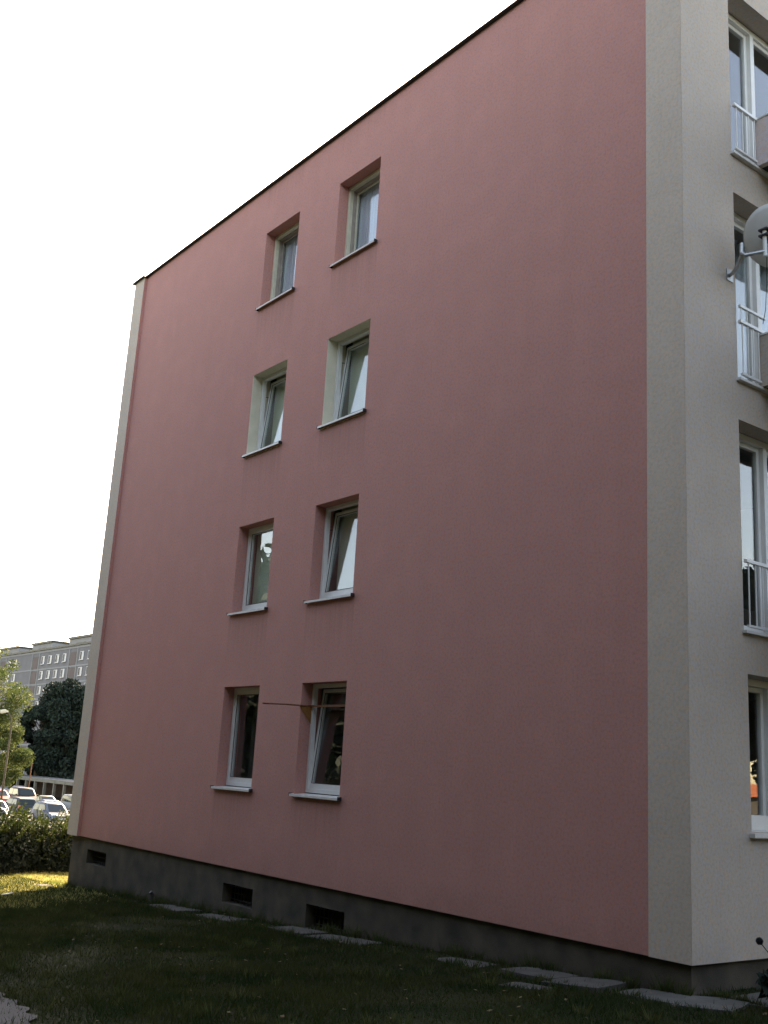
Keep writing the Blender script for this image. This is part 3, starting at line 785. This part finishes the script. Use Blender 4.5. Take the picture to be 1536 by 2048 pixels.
# juniper shrubs at the far corner
def juniper(x, y, w, h, seed, label, tall=1.0, n=260, lean=(0, 0)):
    rs = np.random.default_rng(seed)
    root = empty('juniper_shrub', (x, y, g(x) - .03)); tag(root, label, 'shrub', 'juniper shrubs past the building corner')
    stem = MB(); Q = []
    for i in range(n):
        a = rs.uniform(0, 2 * np.pi); reach = w * rs.uniform(.25, 1) ** .7; hh = h * rs.uniform(.45, 1.0) * (1.12 - .45 * (reach / w))
        b0 = np.array([np.cos(a), np.sin(a), 0]) * w * rs.uniform(0, .35)
        tip = b0 + np.array([np.cos(a) * reach * .75 + lean[0] * hh, np.sin(a) * reach * .75 + lean[1] * hh, hh])
        ctrl = b0 + (tip - b0) * .45 + np.array([0, 0, hh * .35])
        P = [(1 - t) ** 2 * b0 + 2 * t * (1 - t) * ctrl + t * t * tip for t in np.linspace(0, 1, 6)]
        if i % 6 == 0: stem.tube([tuple(p) for p in P], [.014, .012, .01, .008, .006, .003], 4)
        m = 130
        t = rs.uniform(.18, 1, m); p = ((1 - t) ** 2)[:, None] * b0 + (2 * t * (1 - t))[:, None] * ctrl + (t * t)[:, None] * tip
        d = tip - ctrl; d /= np.linalg.norm(d)
        off = rs.normal(size=(m, 3)); off /= np.linalg.norm(off, axis=1)[:, None]
        L1 = rs.uniform(.04, .12, m)[:, None] * (1.25 - .7 * t[:, None]); dirv = off * .8 + d * .8; dirv /= np.linalg.norm(dirv, axis=1)[:, None]
        sd = np.cross(dirv, rs.normal(size=(m, 3))); sd /= np.linalg.norm(sd, axis=1)[:, None]
        wv = L1 * .16
        Q.append(np.stack([p - sd * wv, p + sd * wv, p + dirv * L1 + sd * wv * .4, p + dirv * L1 * 1.05 - sd * wv * .4], axis=1).reshape(-1, 3))
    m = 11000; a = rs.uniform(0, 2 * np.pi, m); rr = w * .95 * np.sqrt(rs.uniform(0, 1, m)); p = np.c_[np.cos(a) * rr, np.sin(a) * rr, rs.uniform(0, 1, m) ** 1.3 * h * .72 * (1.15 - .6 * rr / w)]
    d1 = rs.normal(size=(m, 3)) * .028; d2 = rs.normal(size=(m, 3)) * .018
    raw_mesh('inner_foliage', np.stack([p - d1, p - d2, p + d1, p + d2], axis=1).reshape(-1, 3), 4, M['leafdark'], root)  # darker leaf material puts the shrub's inner shade into the colour
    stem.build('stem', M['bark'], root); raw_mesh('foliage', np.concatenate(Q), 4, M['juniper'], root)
juniper(-19.7, .05, 1.15, 2.02, 1, 'rounded juniper shrub in the middle of the hedge with a sunlit hump', n=300)
juniper(-19.3, -2.2, 1.5, 1.45, 2, 'juniper shrub at the left picture edge', n=280)
juniper(-20.3, 2.9, 1.5, 1.95, 3, 'juniper shrub rising against the far corner of the pink building', n=320, lean=(0, .25))
juniper(-21.0, 5.2, 1.7, 1.7, 4, 'juniper shrub half hidden behind the building corner', n=200)
juniper(-19.9, 1.45, 1.1, 1.66, 9, 'low juniper in the dip between the two taller humps', n=180)
juniper(-19.8, -1.1, 1.1, 1.62, 10, 'low juniper left of the sunlit hump', n=180)

# dark bush and dry flower head by the side facade
def bush(x, y, r, h, label, seed, material, size=.05, n=5000):
    root = empty('leafy_bush', (x, y, g(x))); tag(root, label, 'bush')
    rs = random.Random(seed); cen = [(rs.uniform(-r, r) * .7, rs.uniform(-r, r) * .7, rs.uniform(.1, h * .85)) for _ in range(18)]
    raw_mesh('foliage', leaf_cloud(cen, [r * .45] * 18, [n / 18] * 18, size), 4, material, root)
    mb = MB()
    for c in cen[::2]: mb.tube([(0, 0, -.05), (c[0] * .4, c[1] * .4, c[2] * .6), c], [.012, .008, .003], 5)
    mb.build('stem', M['bark'], root)
bush(1.10, -.02, .34, .50, 'dark leafy bush at the right picture edge before the side facade', 2, M['leafdark'])
fl = empty('seed_head', (.835, .295, g(.835))); tag(fl, 'dark round seed head on a thin bent stalk before the cream side facade', 'flower')
mb = MB(); mb.tube([(.0, .0, 0), (-.06, -.05, .25), (-.16, -.10, .42), (-.22, -.13, .50)], .0045, 5); mb.build('stalk', M['leafmid'], fl)
mb = MB(); c = Vector((-.235, -.135, .52))
for i in range(90):
    z = 1 - 2 * (i + .5) / 90; r = math.sqrt(1 - z * z); t = i * 2.39996; d = Vector((r * math.cos(t), r * math.sin(t), z)); mb.tube([c, c + d * .034], [.006, .003], 4)
mb.build('head', M['black'], fl)

# ------------------------------------------------------------------ far panel block
pbm = {'wall': mat('grey lavender panel', (0.12, 0.118, 0.13), 0.9, var=.1, scale=.5), 'band': mat('pale panel joint', (0.19, 0.19, 0.20), 0.9, var=.05, scale=.5),
       'pinkp': mat('dusty pink panel', (0.10, 0.075, 0.075), 0.9, var=.1, scale=.5), 'wfr': mat('far window frame', (0.33, 0.35, 0.38), .5), 'wdk': mat('far window glass', (.02, .024, .035), .5, spec=.15),
       'cap': M['roof']}
pb = empty('panel_block', (-190, 63, GZ)); tag(pb, 'long grey panel apartment block with stair strips and raised attics far behind the trees', 'building')
X0, X1 = -254.0, -139.0; ox, oy = -190.0, 63.0; ZT = 24.15   # roof height above the ground there
def B(mb, a, b): mb.box((a[0] - ox, a[1] - oy, a[2]), (b[0] - ox, b[1] - oy, b[2]))
sec = [-176.7 - 18.7 * k for k in range(-1, 4)]      # centres of the stair strips
mb = MB(); B(mb, (X0, 63, 0), (X1, 75, ZT)); mb.build('wall', pbm['wall'], pb)
mb = MB()
for k in range(9):
    z = ZT - 3.75 - 2.8 * k + .15
    if z > 0: B(mb, (X0, 62.94, z - .14), (X1, 62.999, z + .14))
B(mb, (X0, 62.93, ZT - .45), (X1, 62.999, ZT - .05))
for c in sec:
    for s in (-1, 1): B(mb, (c + s * 1.85 - .16, 62.9, 0), (c + s * 1.85 + .16, 62.999, ZT - .45))
mb.build('panel_joints', pbm['band'], pb)
for c in sec:
    mb = MB(); B(mb, (c - 1.85 - .6, 62.86, ZT + .001), (c + 8.0, 74, ZT + 1.25)); a = mb.build('attic', pbm['band'], pb)
    mb = MB(); B(mb, (c - 1.85 - .7, 62.6, ZT + 1.251), (c + 8.1, 74.1, ZT + 1.66)); mb.build('attic_flashing', pbm['cap'], a)
    mb = MB(); B(mb, (c + 1.0, 62.82, ZT + .25), (c + 5.0, 62.859, ZT + .5)); mb.build('louvre', M['dark'], a)
    mb = MB()
    for k in range(9):
        z = ZT - 3.75 - 2.8 * k + .35
        if z < 0: continue
        B(mb, (c - 1.2, 62.93, z), (c + 1.2, 62.999, z + 2.3))
    st = mb.build('stair_panel', pbm['pinkp'], pb)
    for xa in (c + 1.22, c - 1.62):
        mb = MB()
        for k in range(9):
            z = ZT - 3.75 - 2.8 * k + .35
            if z > 0: B(mb, (xa, 62.95, z), (xa + .4, 62.998, z + 2.3))
        mb.build('stair_slot', M['dark'], st)
mb = MB(); B(mb, (X0 - .1, 62.75, ZT + .001), (X1 + .1, 75, ZT + .34)); mb.build('roof', pbm['cap'], pb)
wp = None
nwin = 0
for si, c in enumerate(sec):
    for q in (3.9, 7.5, 11.1, 14.6):
        x = c + q
        if x > X1 - 1: continue
        for k in range(8):
            z = ZT - 3.6 - 2.8 * k + .95
            if z < 4.5 or nwin >= 98: continue
            if wp is None:
                mb = MB()
                for (a, b2) in (((-.85, -.03, 0), (-.75, .0, 1.5)), ((.75, -.03, 0), (.85, 0, 1.5)), ((-.75, -.03, 0), (.75, 0, .1)), ((-.75, -.03, 1.4), (.75, 0, 1.5)), ((.02, -.03, .1), (.10, 0, 1.4))): mb.box(a, b2)
                mb.box((-.95, -.14, -.07), (.95, 0, -.005))
                wp = mb.build('window', pbm['wfr'], pb)
                mb = MB(); mb.box((-.75, -.012, .1), (-.0, -.002, 1.4)); mb.build('pane', pbm['wdk'], wp)
                mb = MB(); mb.box((.10, -.014, .1), (.75, -.004, 1.4)); mb.build('net_curtain', pbm['wfr'], wp)
                w = wp
            else:
                w = copy_tree(wp, pb)
            w.location = (x - ox, 62.94 - oy, z); nwin += 1

# ------------------------------------------------------------------ carport along the car park
cp = empty('carport', (-120, 38, GZ)); tag(cp, 'long open concrete carport with square columns behind the parked cars', 'carport')
cm = mat('weathered concrete', (0.14, 0.13, 0.105), .95, var=.2, scale=1.5); rw = mat('dark brick back wall', (0.07, 0.045, 0.04), .95, var=.3, scale=3)
def Cb(mb, a, b): mb.box((a[0] + 120, a[1] - 38, a[2]), (b[0] + 120, b[1] - 38, b[2]))
mb = MB(); Cb(mb, (-150, 37.8, 2.0), (-104, 38.15, 2.38)); mb.build('beam', cm, cp)
mb = MB(); Cb(mb, (-150, 38.151, 2.1), (-104, 43.6, 2.3)); mb.build('roof', M['gravelroof'], cp)
mb = MB(); Cb(mb, (-150, 43.4, 0), (-104, 43.599, 2.1)); mb.build('back_wall', rw, cp)
for k in range(16):
    mb = MB(); x = -149.6 + 3.0 * k; Cb(mb, (x - .14, 37.84, 0), (x + .14, 38.12, 1.999)); mb.build('column', cm, cp)

# ------------------------------------------------------------------ street lamp and signpost
lp = empty('street_lamp', (-83.5, 21.9, GZ)); tag(lp, 'tall street lamp with a curved neck among the yellow green trees', 'street lamp')
mb = MB(); mb.tube([(0, 0, 0), (0, 0, 6.0), (0, -.02, 7.4), (-.02, -.10, 7.95), (-.05, -.28, 8.3), (-.1, -.45, 8.42)], [.10, .08, .07, .06, .055, .05], 10); mb.build('pole', M['bark'], lp, smooth=True)
mb = MB(); mb.tube([(-.08, -.40, 8.46), (-.15, -.66, 8.50), (-.22, -.98, 8.42), (-.23, -1.05, 8.36)], [.07, .17, .19, .05], 10); mb.build('lamp_head', M['creamlight'], lp, smooth=True)
mb = MB(); mb.tube([(-111, 34.1, GZ), (-111, 34.1, GZ + 4.6)], .06, 8)
tag(mb.build('thin_post', M['rust']), 'thin brown post standing in front of the dark trees', 'post')

# ------------------------------------------------------------------ cars
def paint(name, col, rough=.5, metal=.0): return mat(name, col, rough, metal=metal, coat=.0, spec=.12, var=.03, scale=1)
cglass = mat('car glass', (.02, .028, .03), .12, spec=.25); tyre_m = mat('tyre rubber', (.02, .02, .02), .9); rim_m = mat('alloy rim', (.45, .45, .46), .3, metal=.9)
lamp_m = mat('clear lamp lens', (.6, .62, .62), .1, coat=1); tail_m = mat('red lamp lens', (.35, .02, .015), .2, coat=1); plate_m = mat('number plate', (.7, .7, .68), .4)
def car(kind, pos, heading, body_m, label, L=4.2, W=1.72, H=1.45, rails=False, flip=False):
    root = empty('parked_car', (pos[0], pos[1], GZ + .006), heading); tag(root, label, 'car', 'cars parked beyond the juniper hedge')
    hb = .86 if H < 1.55 else .98
    xf, xr_ = L / 2, -L / 2
    # lower body loft: stations along x with (half width scale, bottom z, belt z)
    st = [(xf, .74, .34, .50), (xf - .08, .86, .22, .62), (xf - .30, .95, .18, .68), (xf - .75, .99, .17, hb - .10), (xf - 1.15, 1.0, .17, hb),
          (0, 1.0, .17, hb + .02), (xr_ + .9, 1.0, .17, hb + .04), (xr_ + .35, .98, .19, hb + .03), (xr_ + .10, .93, .24, hb - .02), (xr_, .84, .36, hb - .22)]
    if kind == 'sedan': st[6] = (xr_ + 1.0, 1.0, .17, hb + .02); st[7] = (xr_ + .4, .98, .19, hb)
    mb = MB(); hw = W / 2; n = 10
    for (x, s, zb, zt) in st:
        w = hw * s
        prof = [(-w * .90, zb), (-w * .985, zb + .16), (-w, (zb + zt) / 2), (-w * .97, zt - .06), (-w * .88, zt), (w * .88, zt), (w * .97, zt - .06), (w, (zb + zt) / 2), (w * .985, zb + .16), (w * .90, zb)]
        for (y, z) in prof: mb.v.append((x, y, z + (.025 if abs(y) < w * .9 and z == zt else 0)))
    for i in range(len(st) - 1):
        for j in range(n):
            a = i * n + j; b = i * n + (j + 1) % n; mb.f.append((a, b, b + n, a + n)); mb.mi.append(0)
    mb.f.append(tuple(range(n))[::-1]); mb.mi.append(0); mb.f.append(tuple((len(st) - 1) * n + j for j in range(n))); mb.mi.append(0)
    # cabin
    z0 = hb - .01; z1 = H - .06
    cb = {'hatch': (xf - 1.05, xf - 1.85, xr_ + .62, xr_ + .16), 'wagon': (xf - 1.05, xf - 1.80, xr_ + .38, xr_ + .12), 'sedan': (xf - 1.15, xf - 1.95, xr_ + 1.45, xr_ + .75), 'van': (xf - .55, xf - 1.25, xr_ + .18, xr_ + .06)}[kind]
    bw, tw = hw * .93, hw * .74
    sts = [(cb[0], bw * .93, z0, z0 + .01), (cb[1], tw * 1.0, z0, z1), (cb[1] - .45, tw * 1.04, z0, H), ((cb[1] + cb[2]) / 2, tw * 1.05, z0, H + .01), (cb[2] + .3, tw * 1.0, z0, H - .02), (cb[2], tw * .96, z0, z1 - .03), (cb[3], bw * .9, z0, z0 + .01)]
    base = len(mb.v)
    for (x, tw_, za, zt) in sts:
        for (y, z) in [(-bw, za), (-tw_ - .05, zt - .09 if zt > za + .1 else zt), (-tw_ + .06, zt), (tw_ - .06, zt), (tw_ + .05, zt - .09 if zt > za + .1 else zt), (bw, za)]: mb.v.append((x, y, z))
    for i in range(len(sts) - 1):
        for j in range(5): a = base + i * 6 + j; mb.f.append((a, a + 1, a + 7, a + 6)); mb.mi.append(0)
    body = mb.build('body', body_m, root, smooth=True); es = body.modifiers.new('es', 'EDGE_SPLIT'); es.split_angle = math.radians(38)
    def quad(name, pts, m, parent, off):
        mb = MB(); P = [Vector(p) for p in pts]; nn = (P[1] - P[0]).cross(P[3] - P[0]).normalized()
        cc = sum(P, Vector()) / 4
        if nn.dot(cc - Vector((0, 0, .8))) < 0: nn = -nn
        Q = [p + nn * off for p in P]; mb.hexa([tuple(p - nn * .02) for p in Q] + [tuple(p) for p in Q]); return mb.build(name, m, parent)
    def lerp(a, b, t): return tuple(a[i] + (b[i] - a[i]) * t for i in range(3))
    f0, f1 = (cb[0], 0, z0 + .01), (cb[1], 0, z1)
    def scr(name, lo, hi, wl, wh, ta, tb):
        a = lerp(lo, hi, ta); b = lerp(lo, hi, tb); la = wl + (wh - wl) * ta - .07; lb = wl + (wh - wl) * tb - .07
        return quad(name, [(a[0], -la, a[2]), (a[0], la, a[2]), (b[0], lb, b[2]), (b[0], -lb, b[2])], cglass, root, .014)
    scr('windshield', f0, f1, bw * .93, tw, .07, .93)
    scr('rear_window', (cb[3], 0, z0 + .01), (cb[2], 0, z1 - .03), bw * .9, tw * .96, .12, .90)
    for s in (-1, 1):
        yb, yt = s * bw, s * (tw * 1.04 + .05); zl, zh = z0 + .04, H - .13
        def P(x, t): return (x, yb + (yt - yb) * t, zl + (zh - zl) * t)
        segs = [(cb[0] - .35, cb[1] - .12, (cb[1] + cb[2]) / 2 + .05, (cb[1] + cb[2]) / 2 + .05), ((cb[1] + cb[2]) / 2 - .03, (cb[1] + cb[2]) / 2 - .03, cb[2] + .12, cb[2] + .32)]
        for (a0, a1_, b0, b1) in segs: quad('side_window', [P(a0, .04), P(b0 if b0 == b1 else cb[3] + .38, .04), P(b1 if b0 == b1 else cb[2] + .30, .94), P(a1_, .94)], cglass, root, .012)
        quad('headlight', [(xf - .10, s * hw * .46, .58), (xf - .20, s * hw * .90, .60), (xf - .26, s * hw * .90, .73), (xf - .14, s * hw * .50, .68)], lamp_m, root, .03)
        quad('tail_light', [(xr_ + .02, s * hw * .62, .70), (xr_ + .08, s * hw * .92, .70), (xr_ + .12, s * hw * .92, hb), (xr_ + .06, s * hw * .66, hb)], tail_m, root, .03)
        mb = MB(); mb.box((cb[0] - .30, s * hw * .98, hb + .02), (cb[0] - .42, s * (hw + .17), hb + .15)); mb.build('mirror', body_m, root, bevel=.03)
        for xw in (xf - .80, xr_ + .75):
            def ring(r0, r1, ya, yb_, seg=20):
                mb = MB()
                for (y) in (ya, yb_):
                    for j in range(seg): t = 2 * math.pi * j / seg; mb.v.append((xw + r1 * math.cos(t), y, .31 + r1 * math.sin(t)))
                for j in range(seg): k = (j + 1) % seg; mb.f.append((j, k, seg + k, seg + j)); mb.mi.append(0)
                mb.f += [tuple(range(seg))[::-1], tuple(range(seg, 2 * seg))]; mb.mi += [0, 0]; return mb
            wh = ring(0, .31, s * (hw - .16), s * (hw + .015)).build('tyre', tyre_m, root)
            ring(0, .20, s * (hw - .10), s * (hw + .022)).build('rim', rim_m, wh)
    mb = MB(); mb.box((xf - .02, -.45, .34), (xf + .012, .45, .46)); mb.build('grille', M['black'], root)
    mb = MB(); mb.box((xf + .013, -.26, .36), (xf + .025, .26, .46)); mb.build('number_plate', plate_m, root)
    mb = MB(); mb.box((xr_ - .02, -.26, .52), (xr_ + .01, .26, .63)); mb.build('number_plate', plate_m, root)
    if rails:
        for s in (-1, 1):
            mb = MB(); mb.tube([(cb[1] - .35, s * tw * .93, H - .02), (cb[1] - .5, s * tw * .93, H + .06), (cb[2] + .5, s * tw * .93, H + .05), (cb[2] + .35, s * tw * .93, H - .03)], .018, 6); mb.build('roof_rail', M['black'], root)
    return root
P_ = {'silver': paint('silver paint', (.09, .11, .145), .5, .2), 'white': paint('white paint', (.19, .205, .23), .45), 'dark': paint('dark blue grey paint', (.035, .04, .055)), 'black': paint('black paint', (.015, .016, .02)),
      'red': paint('red paint', (.30, .035, .045)), 'cream': paint('pale yellow paint', (.19, .18, .11), .45), 'grey': paint('grey paint', (.25, .26, .28), .3, .4)}
pi = math.pi
car('wagon', (-77.6, 24.0), 0.02, P_['silver'], 'silver estate car nearest the building corner with dark roof rails', 4.5, 1.82, 1.52, rails=True)
car('hatch', (-83.0, 26.0), -.02, P_['silver'], 'silver hatchback directly behind the silver estate car', 4.1, 1.7, 1.46)
car('wagon', (-85.0, 23.9), pi + .03, P_['dark'], 'dark blue hatch backed to the lawn left of the silver estate car', 4.4, 1.80, 1.58)
car('sedan', (-93.5, 29.5), 0.0, P_['cream'], 'pale yellow car behind the silver hatchback', 4.2, 1.7, 1.43)
car('van', (-90.8, 31.4), 0.0, P_['white'], 'small white van beside the building corner', 4.1, 1.7, 1.66)
car('wagon', (-103.8, 31.0), -.03, P_['black'], 'large black car with a pale roof line in the far row', 5.0, 1.95, 1.74)
car('hatch', (-103.5, 28.4), 0.03, P_['red'], 'red car at the left picture edge in the far row', 4.1, 1.7, 1.45)
car('hatch', (-69.8, 16.9), 0.02, P_['white'], 'white car at the left picture edge just above the hedge', 4.0, 1.68, 1.43)
car('hatch', (-80.6, 20.5), 0.0, P_['grey'], 'grey car at the left edge between the white and the red car', 4.0, 1.68, 1.43)
car('sedan', (-127.5, 36.4), 0.0, P_['grey'], 'tiny pale grey car under the carport beam behind the street lamp', 4.2, 1.7, 1.40)
car('sedan', (-119.5, 36.1), 0.0, P_['white'], 'tiny white car parked in front of the carport columns', 4.2, 1.7, 1.40)

# ------------------------------------------------------------------ surroundings: trees and a garage seen in the panes, unseen tree rows added to block light
G3 = 'garden trees across the lawn'
near = [(-26.5, -18, 12.5, 4.6), (-34, -19, 16, 5.4), (-19.5, -17.5, 15.5, 4.8), (-42, -17, 16.5, 5.6), (-49, -12, 15.5, 5.4)]
labs = ['the lowest', 'right behind the lowest', 'beside the lowest one', 'last but one towards the cars, added to dim light from the left', 'last one towards the cars, added to dim light from the left']  # last two are added out of view to hold light off the wall's left
for i in range(8):  # row added out of view to darken the wall foot and lawn
    near.append((-13.5 + 5.0 * i, -15.6 - .8 * (i % 2) + (1.6 if i > 6 else 0), 17 + (i % 3) * .6, 4.9)); labs.append('front row added unseen to block sky light, number %s along the lawn edge' % ['one', 'two', 'three', 'four', 'five', 'six', 'seven', 'eight'][i])
for i in range(8):  # second added row closes sky gaps between the front trees
    near.append((-16.0 + 5.0 * i, -21.5 + .7 * (i % 2), 19.5 - (i % 3) * .5, 5.2)); labs.append('rear row added unseen to seal sky gaps, number %s behind the front trees' % ['one', 'two', 'three', 'four', 'five', 'six', 'seven', 'eight'][i])
near.append((24.5, -10, 15, 5.0)); labs.append('the one added unseen round the right corner to block low sky')  # added out of view as a low sky blocker
T0 = None
for (x, y, h, r), lb in zip(near, labs):
    lab = 'leafy tree across the lawn facing the gable, ' + lb
    if T0 is None:
        T0 = tree('garden_tree', (x, y, g(x)), 13.0, 4.8, .35, M['leafdark'], lab, 'tree', 26000, .28, 60, 21, .3, G3, cr=.3)
        t = T0
    else:
        t = copy_tree(T0); t['label'] = lab
    t.location = (x, y, g(x)); t.rotation_euler = (0, 0, x * 1.7); t.scale = (r / 4.8, r / 4.8, h / 13.0)
for i, (x, y, h) in enumerate([(31, 31, 18), (36, 42, 22), (27, 53, 21), (31, 20, 16), (20, 64, 22), (28, 11, 15), (27, 2, 15)]):
    t = copy_tree(T0); t['label'] = 'leafy tree mirrored in the ground floor side window, ' + ['beside the garage', 'tallest, behind the garage', 'beyond the garage', 'nearer than the garage', 'farthest', 'second nearest', 'nearest'][i]; t['group'] = 'trees across the side street'
    t.location = (x, y, g(x)); t.rotation_euler = (0, 0, x); t.scale = (1.35, 1.35, h / 13)
gr = empty('garage', (25, 40, g(25) - .5)); tag(gr, 'low garage with an orange tiled roof across the side street', 'garage')
mb = MB(); mb.box((-3, -6, 0), (3, 6, 1.9)); mb.build('wall', M['slab'], gr)
mb = MB(); mb.hexa([(-3.3, -6.3, 1.9), (3.3, -6.3, 1.9), (3.3, 6.3, 1.9), (-3.3, 6.3, 1.9), (-.1, -6.3, 2.6), (.1, -6.3, 2.6), (.1, 6.3, 2.6), (-.1, 6.3, 2.6)]); mb.build('roof', mat('orange tiles', (.42, .12, .05), .8, var=.2, scale=4), gr)
